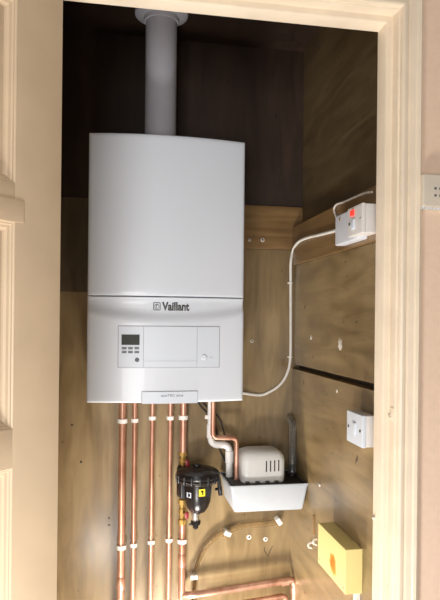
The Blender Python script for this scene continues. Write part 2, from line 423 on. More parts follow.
# control panel: grey gap line, white flap, dividers, screen, buttons, dial
(px0, pz1) = bp(118, 325.5); (px1, pz0) = bp(219.5, 367.5)
gap = plate(px0, px1, pz0, pz1, .0006, 'line', 'panel_surround'); 
flap = plate(px0 + .0018, px1 - .0018, pz0 + .0018, pz1 - .0018, .0014, 'white2', 'control_panel')
xa = bp(143.5, 345)[0]; xb = bp(197, 345)[0]
plate(xa - .0006, xa + .0006, pz0 + .002, pz1 - .002, .0018, 'line', 'divider', flap, nx=1)
plate(xb - .0005, xb + .0005, pz0 + .002, pz1 - .002, .0018, 'line', 'divider', flap, nx=1)
zl_ = bp(170, 361)[1]; plate(xa, xb, zl_ - .0003, zl_ + .0003, .0017, 'line', 'divider', flap, nz=1)
a, b2 = bp(121.5, 334.5), bp(139.5, 345)
plate(a[0], b2[0], b2[1], a[1], .0024, 'lcd', 'display', flap)
for j, yy in enumerate((347.7, 351.6)):
    for i in range(3):
        a = bp(121.8 + i * 6.3, yy); plate(a[0], a[0] + .0125, a[1] - .0042, a[1] + .0014, .0030, 'btn', 'button', flap, nx=3, nz=2)
def disc(px, py, r, mat, name, parent, h=.004, ring=None):
    x, z = bp(px, py); y = front(x, z)
    prof = [(r, .002), (r, -h * .7), (r * .85, -h), (.0003, -h)] if not ring else [(r, .002), (r, -h), (r - ring, -h), (r - ring, -h * .4), (.0003, -h * .4)]
    return MB().lathe(prof, (x, y, z), 'Y', 24).build(name, mat, parent)
disc(137, 360, .0058, 'btn', 'selector_button', flap, .004)
disc(203.8, 357.3, .0088, 'line', 'gauge_ring', flap, .0022)
disc(203.8, 357.3, .0078, 'white2', 'pressure_gauge', flap, .0030)
a = bp(209, 357.3); plate(a[0], a[0] + .011, a[1] - .0005, a[1] + .0005, .0018, 'line', 'gauge_mark', flap, nx=2, nz=1)
# tab at the bottom edge
(tx0, tz1) = bp(141.5, 391.3); (tx1, _) = bp(198, 391)
plate(tx0, tx1, BZ0 - .0005, tz1, .0010, 'line', 'tab_surround', nz=4)
tab = plate(tx0 + .0014, tx1 - .0014, BZ0 - .002, tz1 - .0014, .0026, 'white2', 'bottom_tab', nz=4)
def front_text(txt, x0, x1, zc, hgt, name, parent, lift, bold=0, shear=0):
    me = text_mesh(txt, 1.0, bold)
    vs = me.vertices; mnx = min(v.co.x for v in vs); mxx = max(v.co.x for v in vs); mny = 0; mxy = max(v.co.y for v in vs)
    bmt = bmesh.new(); bmt.from_mesh(me)
    for v in bmt.verts:
        x = x0 + (v.co.x - mnx) / (mxx - mnx) * (x1 - x0); z = zc + (v.co.y / mxy - .5) * hgt
        x += shear * (z - zc)
        v.co = Vector((x, front(x, z) - lift, z))
    ret = bmesh.ops.extrude_face_region(bmt, geom=bmt.faces[:])
    for v in ret['geom']:
        if isinstance(v, bmesh.types.BMVert): v.co.y += lift + .0012
    mb = MB(); mb.merge(bmt)
    return mb.build(name, 'ink', parent, smooth=False)
lx0, lz = bp(162, 306.2); lx1, _ = bp(189.3, 306.2)
front_text('Vaillant', lx0, lx1, lz + .0005, .0225, 'maker_lettering', boiler, .0006, bold=.038)
front_text('ecoTEC plus', bp(161, 395.5)[0], bp(183, 395.5)[0], bp(170, 395.4)[1], .0055, 'model_lettering', tab, .0032)
# emblem: rounded square outline with an egg ring and a small eared mark
ex0, ez = bp(153.2, 306.3); ex1, _ = bp(160.6, 306.3); ew = ex1 - ex0; exc = (ex0 + ex1) / 2
mb = MB()
yy = front(exc, ez)
def ring(mb, fx, fz, hx, hz, t, n, sq):
    O = []; I = []
    for k in range(n):
        a = 2 * PI * k / n; c, q = math.cos(a), math.sin(a)
        p = 1.0 / sq; cc = math.copysign(abs(c) ** p, c); qq = math.copysign(abs(q) ** p, q)
        for lst, dx in ((O, 0), (I, t)):
            lst.append([mb.bm.verts.new((fx + cc * (hx - dx), yy - .0006 + e_, fz + qq * (hz - dx))) for e_ in (0, .0016)])
    for k in range(n):
        k2 = (k + 1) % n
        mb.bm.faces.new((O[k][0], O[k2][0], I[k2][0], I[k][0])); mb.bm.faces.new((O[k][1], I[k][1], I[k2][1], O[k2][1]))
        mb.bm.faces.new((O[k][0], O[k][1], O[k2][1], O[k2][0])); mb.bm.faces.new((I[k][0], I[k2][0], I[k2][1], I[k][1]))
ring(mb, exc, ez, ew / 2, ew / 2 + .001, .0020, 32, 4)
ring(mb, exc, ez - .0005, ew * .33, ew * .37, .0014, 24, 1)
mb.tube([(exc - .001, yy - .0002, ez - .004), (exc - .001, yy - .0002, ez + .002), (exc - .0035, yy - .0002, ez + .005)], .0009, 6)
mb.tube([(exc - .001, yy - .0002, ez + .002), (exc + .0025, yy - .0002, ez + .005)], .0009, 6)
mb.build('emblem', 'ink', boiler)
# underside connectors
vert = [(122, 408, .011), (135.5, 406, .0075), (152.3, 404, .0075), (170, 404, .0075), (184, 404, .011)]
YP = 1.938
for (qx, qy, r) in vert:
    p = ay(qx, 404, YP)
    MB().lathe([(r + .0035, 0), (r + .005, .003), (r + .005, .02), (r + .003, .024)], (p.x, YP, BZ0 + .004), 'Z', 6).build('pipe_union', 'brass', boiler, smooth=False)

# ------------------------------------------------------------ flue
fp = ay(160.5, 120, 1.81); FX = fp.x
fl = thing('flue_pipe', 'grey white vertical flue pipe rising from the boiler top to a round ceiling collar', 'flue', (FX, 1.81, BZ1 - .002))
MB().lathe([(.047, 0), (.047, ZC - BZ1 - .001)], (FX, 1.81, BZ1 + .0005), 'Z', 48).build('pipe', 'flue', fl)
MB().lathe([(.058, 0), (.058, .012), (.050, .017), (.048, .022)], (FX, 1.81, BZ1 - .0015), 'Z', 48).build('flue_socket', 'flue', fl)
MB().lathe([(.0475, -.030), (.052, -.030), (.054, -.018), (.070, -.014), (.079, -.008), (.080, 0)], (FX, 1.81, ZC), 'Z', 48).build('collar', 'flue', fl)

# ------------------------------------------------------------ vertical copper pipes
tops = [(122.5, 121.2), (135.8, 132.5), (152.5, 151), (170.2, 169.2), (183.6, 182)]
names = ['leftmost wide copper pipe running down from the boiler, widest gap to the door',
         'narrow copper pipe close beside the leftmost wide pipe under the boiler',
         'narrow copper pipe in the middle of the five under the boiler',
         'narrow copper pipe just left of the black filter and its wide pipe',
         'wide copper pipe that carries the black filter and its brass valves']
PX = []
for i, (xt, xb_) in enumerate(tops):
    a = ay(xt, 404, YP); b2 = ay(xb_, 545, YP); x = (a.x + b2.x) / 2; PX.append(x)
G = 'copper pipes dropping from the boiler'
zfoot = .0
hz = ay(230, 590.5, 1.93)
for i, r in enumerate((.0115, .0078, .0078, .0078, .0112)):
    x = PX[i]
    if i < 4:
        zb = zfoot
        t = thing('copper_pipe', names[i], 'pipe', (x, YP, zb), G)
        MB().tube([(x, YP, BZ0 + .004), (x, YP, zb)], r, 20).build('tube', 'copper', t)
        if i < 3:
            for zz in (ay(121, 583, YP).z,) if i == 0 else ():
                MB().lathe([(r + .0008, -.02), (r + .002, -.018), (r + .0015, 0), (r + .002, .018), (r + .0008, .02)], (x, YP, zz), 'Z', 20).build('solder_coupling', 'copper', t)
    else:
        zb = ay(184, 598, YP).z
        t = thing('copper_pipe', names[4], 'pipe', (x, YP, zb), G)
        v1 = ay(183, 453, YP).z; v2 = ay(183, 523, YP).z
        MB().tube([(x, YP, BZ0 + .004), (x, YP, v1)], r, 20).build('upper_tube', 'copper', t)
        MB().tube([(x, YP, v2), (x, YP, zb)], r, 20).build('lower_tube', 'copper', t)
        MB().lathe([(r + .001, -.02), (r + .002, -.018), (r + .002, .018), (r + .001, .02)], (x, YP, ay(183, 560, YP).z), 'Z', 20).build('solder_coupling', 'copper', t)
# pipe clips
n_up = [(421, 420.5, 418, 418, 417.5), 'upper']; n_lo = [(547, 545, 542, 540, 541), 'lower']
pl = ['leftmost wide pipe', 'second pipe from the left', 'middle pipe', 'fourth pipe from the left', 'wide filter pipe']
for ys, nm in (n_up, n_lo):
    for i in range(5):
        x = PX[i]; z = ay(tops[i][0] if nm == 'upper' else tops[i][1], ys[i], YP).z; r = (.0115, .0078, .0078, .0078, .0112)[i] + .0003
        t = thing('pipe_clip', 'white plastic pipe clip on the %s, %s row' % (pl[i], nm), 'clip', (x, YB - .005, z), 'white plastic clips on the copper pipes')
        mb = MB(); h = .0065 if i in (0, 4) else .0058
        mb.tube([(x, YP, z - h), (x, YP, z + h)], r + .0038, 20, inner=r)
        mb.box(x - r - .004, x + r + .004, YP - .001, YP + .010, z - h, z + h, .0015)
        mb.build('clip_ring', 'clip', t)
        MB().box(x - .007, x + .007, YP + .009, YB - .0041, z - h * .9, z + h * .9, .001).build('clip_base', 'clip', t)

# ------------------------------------------------------------ horizontal pipes at the bottom
YH = 1.925
L0 = ay(186, 596, YH); R0 = ay(294.5, 579.5, YH)
t = thing('copper_pipe', 'wide copper pipe crossing low along the back wall and turning down at the corner', 'pipe', tuple((L0 + R0) / 2))
Rd = Vector((R0.x, R0.y, 0))
c0 = Vector((PX[4], YP, L0.z - .002))
MB().tube(bend([c0, L0 + Vector((.02, 0, .001)), R0, Rd], .018, 8), .0112, 20).build('tube', 'copper', t)
MB().tube([R0 + Vector((0, 0, -.022)), R0 + Vector((0, 0, -.045))], .0128, 20).build('elbow_collar', 'copper', t)
MB().tube([R0 + Vector((-.022, 0, -.004)), R0 + Vector((-.045, 0, -.0075))], .0128, 20).build('elbow_collar', 'copper', t)
a = ay(205, 609, YH + .01); e1 = ay(286, 595.5, YH + .01)
t = thing('copper_pipe', 'lower copper pipe just under the crossing pipe at the bottom edge', 'pipe', tuple((a + e1) / 2))
MB().tube(bend([a, e1, Vector((e1.x, e1.y, 0))], .018, 8), .0085, 20).build('tube', 'copper', t)
MB().tube([e1 + Vector((-.02, 0, -.002)), e1 + Vector((-.04, 0, -.0045))], .0098, 20).build('elbow_collar', 'copper', t)

# ------------------------------------------------------------ filter on the wide pipe
YQ = 1.895
fc = ay(198.5, 489, YQ)
ft = thing('magnetic_filter', 'black bulb-shaped magnetic filter with yellow label clamped to the wide copper pipe', 'filter', (fc.x, YQ, fc.z))
ppm = 1 / (F / (fc.x * .1754 + YQ * .9845))    # metres per pixel there
def fz(py): return fc.z + (490 - py) * ppm
X0 = fc.x
MB().lathe([(.012, fz(514)), (.024, fz(512)), (.035, fz(507)), (.041, fz(501)), (.0435, fz(494)), (.0445, fz(487)), (.045, fz(481))], (X0 - .002, YQ, 0), 'Z', 40).build('bowl', 'black', ft)
mb = MB().lathe([(.046, fz(484.5)), (.062, fz(482)), (.070, fz(479)), (.068, fz(477.5)), (.070, fz(476)), (.067, fz(472)), (.056, fz(469.5)), (.040, fz(468)), (.012, fz(467))], (X0 - .003, YQ, 0), 'Z', 40)
for k in range(16):
    a = 2 * PI * k / 16; c, q = math.cos(a), math.sin(a)
    mb.box(X0 - .003 + c * .067 - .004, X0 - .003 + c * .067 + .004, YQ + q * .067 - .004, YQ + q * .067 + .004, fz(481.5), fz(474), .0015)
mb.build('screw_cap', 'black', ft)
MB().lathe([(.012, fz(468)), (.012, fz(465.5)), (.010, fz(464.8)), (.004, fz(464.5))], (X0 - .006, YQ, 0), 'Z', 20).build('air_vent', 'black', ft)
# side arm (inlet block) towards the pipe
mb = MB().box(PX[4] - .014, X0 - .02, YQ - .006, YP + .012, fz(499), fz(471), .007, 3)
mb.lathe([(.016, fz(500)), (.020, fz(498)), (.020, fz(472)), (.016, fz(469))], (PX[4], YP - .004, 0), 'Z', 24)
mb.build('inlet_block', 'black', ft)
# hinged clip on the right
ka = Vector((X0 + .055, YQ - .01, fz(480))); kb = Vector((X0 + .066, YQ - .012, fz(489))); kc = Vector((X0 + .068, YQ - .012, fz(494)))
mb = MB().tube(bend([Vector((X0 + .04, YQ - .02, fz(476))), ka + Vector((.008, 0, .006)), kb, kc], .01), .0065, 12)
mb.tube([kb + Vector((-.014, 0, -.004)), kb + Vector((.002, 0, 0)), kc + Vector((.001, 0, -.006))], [.005, .008, .007], 12)
mb.build('latch', 'black', ft)
# labels, following the bowl
def bowl_patch(a0, a1, z0, z1, r, mat, name, par, n=8):
    mb = MB(); A = []; B = []
    for k in range(n + 1):
        a = math.radians(a0 + (a1 - a0) * k / n)
        for lst, rr_ in ((A, r), (B, r - .002)):
            lst.append([mb.bm.verts.new((X0 - .002 + rr_ * math.sin(a), YQ - rr_ * math.cos(a), z)) for z in (z0, z1)])
    for k in range(n):
        mb.bm.faces.new((A[k][0], A[k + 1][0], A[k + 1][1], A[k][1])); mb.bm.faces.new((B[k][0], B[k][1], B[k + 1][1], B[k + 1][0]))
        mb.bm.faces.new((A[k][1], A[k + 1][1], B[k + 1][1], B[k][1])); mb.bm.faces.new((A[k][0], B[k][0], B[k + 1][0], A[k + 1][0]))
    mb.bm.faces.new((A[0][0], A[0][1], B[0][1], B[0][0])); mb.bm.faces.new((A[n][0], B[n][0], B[n][1], A[n][1]))
    return mb.build(name, mat, par)
yl = bowl_patch(-4, 22, fz(493.5), fz(486.5), .0455, 'yellow_lab', 'yellow_label', ft)
bowl_patch(4, 14, fz(489.5), fz(487.8), .0459, 'black', 'label_mark', yl); bowl_patch(9, 14, fz(492), fz(489.5), .0459, 'black', 'label_mark', yl)
bowl_patch(-58, -53, fz(495.5), fz(490.5), .0455, 'white2', 'white_label', ft, 3); bowl_patch(-48, -36, fz(491.4), fz(490.5), .0455, 'white2', 'white_label', ft, 3)
bowl_patch(-48, -36, fz(495.5), fz(494.5), .0455, 'white2', 'white_label', ft, 3); bowl_patch(-40, -36, fz(494.5), fz(491.4), .0455, 'white2', 'white_label', ft, 3)
MB().lathe([(.010, fz(522)), (.012, fz(521)), (.012, fz(516)), (.014, fz(515.5)), (.014, fz(513)), (.011, fz(511))], (X0 - .009, YQ, 0), 'Z', 24).build('drain_stem', 'steel', ft)
MB().lathe([(.004, fz(530)), (.009, fz(528.5)), (.010, fz(525)), (.016, fz(524.5)), (.016, fz(521.5)), (.01, fz(521))], (X0 - .008, YQ, 0), 'Z', 10).box(X0 - .030, X0 + .006, YQ - .003, YQ + .003, fz(526), fz(524), .001).build('drain_valve', 'black', ft)
# brass isolating valves, each with a red lever
for (q0, q1, ql, which) in ((452, 470, 461, 'above'), (499, 524, 512, 'below')):
    x = PX[4]; za, zb = ay(183, q0, YP).z, ay(183, q1, YP).z; h = za - zb
    vt = thing('isolating_valve', 'brass isolating valve with a red handle %s the black filter' % which, 'valve', (x, YP, zb), 'brass valves either side of the filter')
    mb = MB().lathe([(.0122, zb), (.0142, zb + .001), (.0142, zb + h * .2), (.009, zb + h * .22), (.009, zb + h * .36), (.012, zb + h * .4), (.012, zb + h * .62), (.009, zb + h * .66), (.009, zb + h * .78), (.0142, zb + h * .8), (.0142, za - .001), (.0122, za)], (x, YP, 0), 'Z', 8)
    mb.build('valve_body', 'brass', vt, smooth=False)
    zc = ay(183, ql, YP).z
    MB().tube([(x + .004, YP - .012, zc), (x + .012, YP - .026, zc)], .006, 12).build('spindle', 'brass', vt)
    MB().box(x + .004, x + .017, YP - .032, YP - .023, zc - .013, zc + .009, .004).build('handle', 'red', vt)

# ------------------------------------------------------------ condensate tray, pump
YT0, YT1 = 1.792, 1.968
fl_t, fr_t = ay(229.5, 488.5, YT0), ay(310, 481.5, YT0); fl_b, fr_b = ay(237, 515, YT0 + .008), ay(304, 507, YT0 + .008)
zt_ = (fl_t.z + fr_t.z) / 2; zb_ = (fl_b.z + fr_b.z) / 2
x0, x1 = fl_t.x, fr_t.x
tr = thing('condensate_pump', 'white rounded condensate pump sitting in a pale grey tray on the back wall', 'pump', ((x0 + x1) / 2, YB - .005, zb_))
mb = MB()
def rrect(mb, x0, x1, y0, y1, z, r, n=5):
    out = []
    for (cx, cy, a0) in ((x1 - r, y1 - r, 0), (x0 + r, y1 - r, 90), (x0 + r, y0 + r, 180), (x1 - r, y0 + r, 270)):
        for k in range(n + 1):
            a = math.radians(a0 + 90 * k / n); out.append(mb.bm.verts.new((cx + r * math.cos(a), cy + r * math.sin(a), z)))
    return out
def loft(mb, rings_, cap0=True, cap1=True):
    for a, b3 in zip(rings_, rings_[1:]):
        n = len(a)
        for k in range(n): mb.bm.faces.new((a[k], a[(k + 1) % n], b3[(k + 1) % n], b3[k]))
    if cap0: mb.bm.faces.new(rings_[0][::-1])
    if cap1: mb.bm.faces.new(rings_[-1])
tp = .019
loft(mb, [rrect(mb, x0 + tp, x1 - tp, YT0 + tp * .6, YT1 - .002, zb_, .010),
          rrect(mb, x0 + tp * .9, x1 - tp * .9, YT0 + tp * .5, YT1 - .001, zb_ + .003, .010),
          rrect(mb, x0 + .004, x1 - .004, YT0 + .003, YT1, zt_ - .006, .008),
          rrect(mb, x0, x1, YT0, YT1 + .003, zt_ - .006, .008),
          rrect(mb, x0, x1, YT0, YT1 + .003, zt_, .008),
          rrect(mb, x0 + .005, x1 - .005, YT0 + .005, YT1 - .003, zt_, .006),
          rrect(mb, x0 + .018, x1 - .018, YT0 + .016, YT1 - .012, zt_ - .055, .006)])
mb.build('tray', 'tray', tr)
MB().box(x1 - .006, x1 + .006, YT0 + .02, YT0 + .05, zt_ - .02, zt_ + .001, .002).build('tray_tab', 'black', tr)
MB().box(x0 + .010, x1 - .010, YT0 + .012, YT1 - .008, zt_ - .012, zt_ - .001, .002).build('pump_deck', 'blackmat', tr)
# housing
ha = ay(242, 470, YT0 + .035); hb = ay(285.5, 470, YT0 + .035); hx0, hx1 = ha.x, hb.x
htop = ay(262, 452, YT0 + .035).z
mb = MB(); z0 = zt_ - .004; y0, y1 = YT0 + .030, YT0 + .145
loft(mb, [rrect(mb, hx0 + .002, hx1 - .002, y0 + .002, y1, z0, .02), rrect(mb, hx0, hx1, y0, y1, z0 + .02, .02),
          rrect(mb, hx0, hx1, y0, y1, htop - .03, .02), rrect(mb, hx0 + .003, hx1 - .003, y0 + .003, y1 - .003, htop - .016, .02),
          rrect(mb, hx0 + .009, hx1 - .009, y0 + .009, y1 - .009, htop - .006, .02), rrect(mb, hx0 + .02, hx1 - .02, y0 + .02, y1 - .02, htop, .018)])
hs = mb.build('pump_housing', 'pump', tr, angle=60)
for i in range(4):
    a = ay(266.5 + i * 4.1, 461 - i * .3, y0); b2 = ay(266.5 + i * 4.1, 472 - i * .3, y0)
    MB().box(a.x - .0021, a.x + .0021, y0 - .0006, y0 + .004, b2.z, a.z, .0008).build('vent_slot', 'blackmat', hs)
for qx in (248, 258, 268, 277):
    a = ay(qx, 484.5, y0 - .01); MB().box(a.x - .006, a.x + .006, y0 - .012, y0 + .004, zt_ - .004, zt_ + .005, .002).build('retaining_clip', 'blackmat', tr)
hose_outlet = ay(292, 476, YT0 + .11)
MB().lathe([(.015, -.01), (.015, .006), (.010, .008), (.010, .03), (.006, .032)], (hose_outlet.x, YT0 + .11, zt_), 'Z', 20).build('outlet_spigot', 'blackmat', tr)
# clear hose standing in the corner
hx = hose_outlet.x
hp = [(hx, YT0 + .11, zt_ + .006), (hx + .002, YT0 + .115, zt_ + .06), (hx + .008, YT0 + .13, zt_ + .13), (hx + .012, YT0 + .145, zt_ + .165), (hx + .014, YB - .012, zt_ + .178)]
o = MB().tube(spline(hp, 8), .0135, 20, inner=.0105).build('discharge_hose', 'hose2', origin=hp[0])
tag(o, 'short clear grey hose standing up from the pump tray in the corner', 'hose')

# white plastic condensate pipe and copper relief pipe
YW = 1.91
wp = [ay(211.2, 401, YW), ay(211.2, 445, YW), ay(229.5, 447.5, YW), ay(230.5, 476, YW)]
wp[0].z = BZ0 + .006; wp[1].x = wp[0].x; wp[2].z = wp[1].z; wp[3].x = wp[2].x; wp[3].z = zt_ - .010
t = thing('condensate_pipe', 'white plastic waste pipe stepping from the boiler down into the pump tray', 'pipe', tuple(wp[0]))
MB().tube(bend(wp, .026, 8), .0112, 20).build('tube', 'wplastic', t)
MB().lathe([(.0112, -.022), (.0138, -.020), (.0138, .020), (.0112, .022)], (wp[1].x, YW, wp[1].z + .045), 'Z', 20).build('socket', 'wplastic', t)
MB().lathe([(.0112, -.02), (.0138, -.018), (.0138, .018), (.0112, .02)], (wp[3].x, YW, wp[2].z - .04), 'Z', 20).build('socket', 'wplastic', t)
MB().box(wp[0].x - .02, wp[0].x - .009, YW - .006, YW + .006, ay(209, 417, YW).z - .006, ay(209, 417, YW).z + .006, .002).build('clip', 'clip', t)
YC = 1.872
cp = [ay(213.2, 401, YC), ay(213.2, 437.5, YC), ay(236.5, 438.5, YC), ay(237.5, 480, YC)]
cp[0].z = BZ0 + .006; cp[1].x = cp[0].x; cp[2].z = cp[1].z - .003; cp[3].x = cp[2].x; cp[3].z = zt_ - .008
o = MB().tube(bend(cp, .016, 8), .0078, 20).build('copper_relief_pipe', 'copper', origin=cp[0])
tag(o, 'thin copper pipe stepping right in front of the white plastic pipe into the tray', 'pipe')
# black cables behind
c1 = [ay(191, 400, 1.95), ay(200, 405, 1.955), ay(210, 416, 1.962), ay(216, 430, 1.965), ay(220, 450, 1.965), ay(228, 466, 1.955), ay(234, 482, 1.93)]
c1[0].z = BZ0 + .004
c1[-1].z = zt_ - .006
o = MB().tube(spline(c1, 6), .0032, 10).build('power_cable', 'blackmat', origin=c1[0])
tag(o, 'black cable sagging from the boiler behind the white pipe to the pump', 'cable')
c1 = [ay(196, 400, 1.96), ay(204, 404, 1.966), ay(214, 412, 1.968), ay(221, 422, 1.966), ay(226, 440, 1.966), ay(233, 460, 1.955), ay(240, 481, 1.93)]
c1[0].z = BZ0 + .004; c1[-1].z = zt_ - .006
o = MB().tube(spline(c1, 6), .0024, 10).build('power_cable', 'blackmat', origin=c1[0])
tag(o, 'thinner black cable looping right of the white pipe under the boiler', 'cable')

# lower clear hose with its white clips
YS = 1.962
hp = [Vector((ay(193.5, 612, YS).x, YS, 0)), ay(193.5, 612, YS), ay(194, 592, YS), ay(195, 574, YS), ay(199, 558, YS), ay(209, 543, YS), ay(222, 533.5, YS), ay(236, 527.5, YS), ay(252, 525, YS), ay(268, 523.5, YS), ay(279, 521, YS)]
o = MB().tube(spline(hp, 8), .0105, 18, inner=.0080).build('drain_hose', 'hose', origin=hp[0])
tag(o, 'clear hose curving up the back wall below the grey tray', 'hose')
for (qx, qy, rot, lab) in ((227.5, 533.5, 25, 'middle of the curved hose'), (279, 521.5, 55, 'right end of the curved hose below the tray'), (194, 577, 0, 'foot of the curved hose near the wide pipe')):
    p = ay(qx, qy, 1.947)
    mb = MB().box(-.012, .012, -.0065, YB - .0055 - 1.947, -.0075, .0075, .003)
    mb.lathe([(.004, .001), (.004, -.0015), (.0005, -.0015)], (0, -.0065, 0), 'Y', 12)
    bmesh.ops.transform(mb.bm, matrix=Matrix.Translation(p) @ Matrix.Rotation(math.radians(rot), 4, 'Y'), verts=mb.bm.verts[:])
    o = mb.build('hose_clip', 'clip', origin=p)
    tag(o, 'small white clip at the ' + lab, 'clip', 'white clips on the curved hose')
# screw plugs in the back wall
YW0 = YB - .004
for (qx, qy, yy, rr_, lab) in ((249, 537, YW0, .008, 'white washer with a screw, left one below the tray'), (265.5, 539, YW0, .0075, 'white washer with a screw, right one below the tray'),
                    (249.5, 240, YB - .010, .0055, 'screw in the board right of the boiler, nearer the boiler'), (262.5, 240, YB - .010, .007, 'screw with a pale rim in the board, nearer the corner'),
                    (252, 341, YW0, .006, 'pale wall plug right of the boiler controls')):
    p = ay(qx, qy, yy)
    t = thing('screw', lab, 'screw', tuple(p), 'screws and plugs in the back wall')
    MB().lathe([(rr_, .001), (rr_, -.0015), (rr_ * .8, -.0025), (.0005, -.0025)], p, 'Y', 20).build('washer', 'filler' if yy != YW0 or qy < 400 else 'clip', t)
    MB().lathe([(rr_ * .45, -.002), (rr_ * .45, -.0035), (.0003, -.0035)], p, 'Y', 10).build('head', 'pencil', t)
for (qx, qy, lab) in ((303.5, 486.5, 'tiny pale screw in the right hand board beside the tray'), ):
    p = ax(320, 485, XL2)
    t = thing('screw', lab, 'screw', tuple(p)); MB().lathe([(.005, .001), (.005, -.003), (.0005, -.004)], p, 'X', 12).build('head', 'filler', t)
# small dark nail heads on the left of the back wall
for (qx, qy, lab) in ((72, 425, 'topmost dark nail hole cover beside the door'), (81, 462, 'dark nail head between the two others left of the pipes'), (109, 518, 'upper dark nail head close left of the pipes'), (109, 525, 'lower dark nail head close left of the pipes')):
    p = ay(qx, qy, YW0)
    o = MB().lathe([(.0035, .001), (.0035, -.001), (.0005, -.0015)], p, 'Y', 10).build('nail', 'pencil', origin=p); tag(o, lab, 'nail', 'dark nail heads left of the pipes')
# pencilled tick on the back wall
pk = [ay(265, 547, YW0), ay(264, 550, YW0), ay(268, 556, YW0), ay(270, 551, YW0), ay(272.5, 546, YW0)]
o = MB().tube([p + Vector((0, -.0004, 0)) for p in pk], .0012, 6).build('pencil_tick', 'pencil', origin=pk[0]); tag(o, 'dark tick mark drawn on the back wall under the washers', 'mark')

# ------------------------------------------------------------ white cable from the boiler to the spur
YK = YB - .0085
Xk = XM - .012
k1 = [ay(243, 395.5, YK - .004), ay(256, 395, YK), ay(270, 391.5, YK), ay(281, 383.5, YK), ay(287.5, 372, YK), ay(290.3, 357, YK), ay(290.6, 320, YK), ay(290.6, 283, YK),
      ay(290.8, 262, YK - .008), ay(293.5, 249, YK - .014)]
k1[0].x = BX1 - .03; k1[0].z = BZ0 + .004; k1[0].y = YK - .03
k2 = [ax(299, 241.5, XB - .007), ax(308, 237.5, XB - .007), ax(320, 234.5, XB - .007), ax(336, 230.5, XB - .007)]
o = MB().tube(spline(k1 + k2, 6), .0047, 12).build('white_cable', 'clip', origin=k1[0])
tag(o, 'white cable running from the boiler up the corner to the switched spur', 'cable')
for (qx, qy, lab) in ((290.6, 283, 'upper'), (290.4, 357, 'lower')):
    p = ay(qx, qy, YK)
    o = MB().tube([p + Vector((0, 0, -.003)), p + Vector((0, 0, .003))], .0062, 14, inner=.0048).box(p.x - .010, p.x - .004, p.y - .002, YB - .0045, p.z - .003, p.z + .003, .001).build('cable_clip', 'clip', origin=p)
    tag(o, '%s small white clip holding the cable near the corner' % lab, 'clip', 'clips on the white cable')

# ------------------------------------------------------------ switched spur on the batten
XS = .572
p = ax(335, 230, XS); yfar = p.y
zt1 = ax(335, 216.5, XS).z; zb1_ = ax(335, 246, XS).z
t = thing('junction_box', 'bluish white surface box behind the red-lit spur, white cable entering it', 'junction box', (XB, yfar - .04, (zt1 + zb1_) / 2))
MB().box(XS, XB + .0006, 1.352, yfar, zb1_, zt1, .005, 3).build('box', 'junction', t)
p = ax(340, 222, XS); MB().lathe([(.004, .001), (.004, -.0015), (.0005, -.002)], (XS, p.y, ax(345, 217, XS).z), 'X', 12).build('screw', 'brass', t)
p = ax(336, 231, XB - .007); MB().tube([(XB - .007, yfar - .002, p.z), (XB - .007, yfar + .012, p.z)], .0068, 14).build('cable_gland', 'clip', t)
# thin pale cable arching over the box
ca = [ax(336, 214, XB - .004), ax(333.5, 207.5, XB - .003), ax(338, 202.5, XB - .003), ax(346, 200, XB - .003), ax(355, 196.5, XB - .003), ax(366, 194, XB - .003)]
for i, q in enumerate(ca): q.x = XB - .004 if q.z < zbt - .002 else XB + .001
ca = [Vector((XB - .0035, q.y, min(q.z, zbt - .003))) for q in ca]
o = MB().tube(spline([ax(336.5, 217.5, XB - .004)] + [ax(334, 210, XB - .004), ax(336.5, 204.5, XB - .004), ax(344, 202, XB - .004), ax(352, 198.5, XB - .004), ax(364, 193.5, XB - .004), ax(372, 192, XB - .004)], 6), .0030, 8).build('thin_cable', 'filler', origin=ca[0])
tag(o, 'thin pale cable arching over the top of the spur boxes', 'cable')
XU = .556
yn, yf = ax(362.2, 220, XU).y, ax(347.5, 225, XU).y
ztu = ax(362, 202.5, XU).z; zbu = ax(362, 232.5, XU).z
yn = max(yn, YF + .012)
t = thing('fused_spur', 'off-white switched spur with a glowing red neon on the right batten', 'switch', (XB, (yn + yf) / 2, (ztu + zbu) / 2))
MB().box(XU + .009, XB + .0006, yn + .001, yf - .001, zbu + .001, ztu - .001, .003).build('back_box', 'spurwhite', t)
MB().box(XU, XU + .010, yn, yf, zbu, ztu, .003, 3).build('face_plate', 'spurwhite', t)
ym, zm = (yn + yf) / 2, (ztu + zbu) / 2
hh = ztu - zbu
MB().box(XU - .004, XU + .001, ym + .002, ym + .020, ztu - hh * .32, ztu - hh * .12, .0015).build('neon_lamp', 'neon', t)
MB().box(XU - .0045, XU + .001, ym - .002, ym + .016, zbu + hh * .22, zbu + hh * .55, .0015).build('rocker', 'white2', t)
MB().lathe([(.0035, .001), (.0035, -.001), (.0005, -.001)], (XU, yf - .012, zm - .004), 'X', 12).build('screw', 'pencil', t)
MB().lathe([(.0035, .001), (.0035, -.001), (.0005, -.001)], (XU, yn + .010, zm), 'X', 12).build('screw', 'steel', t)

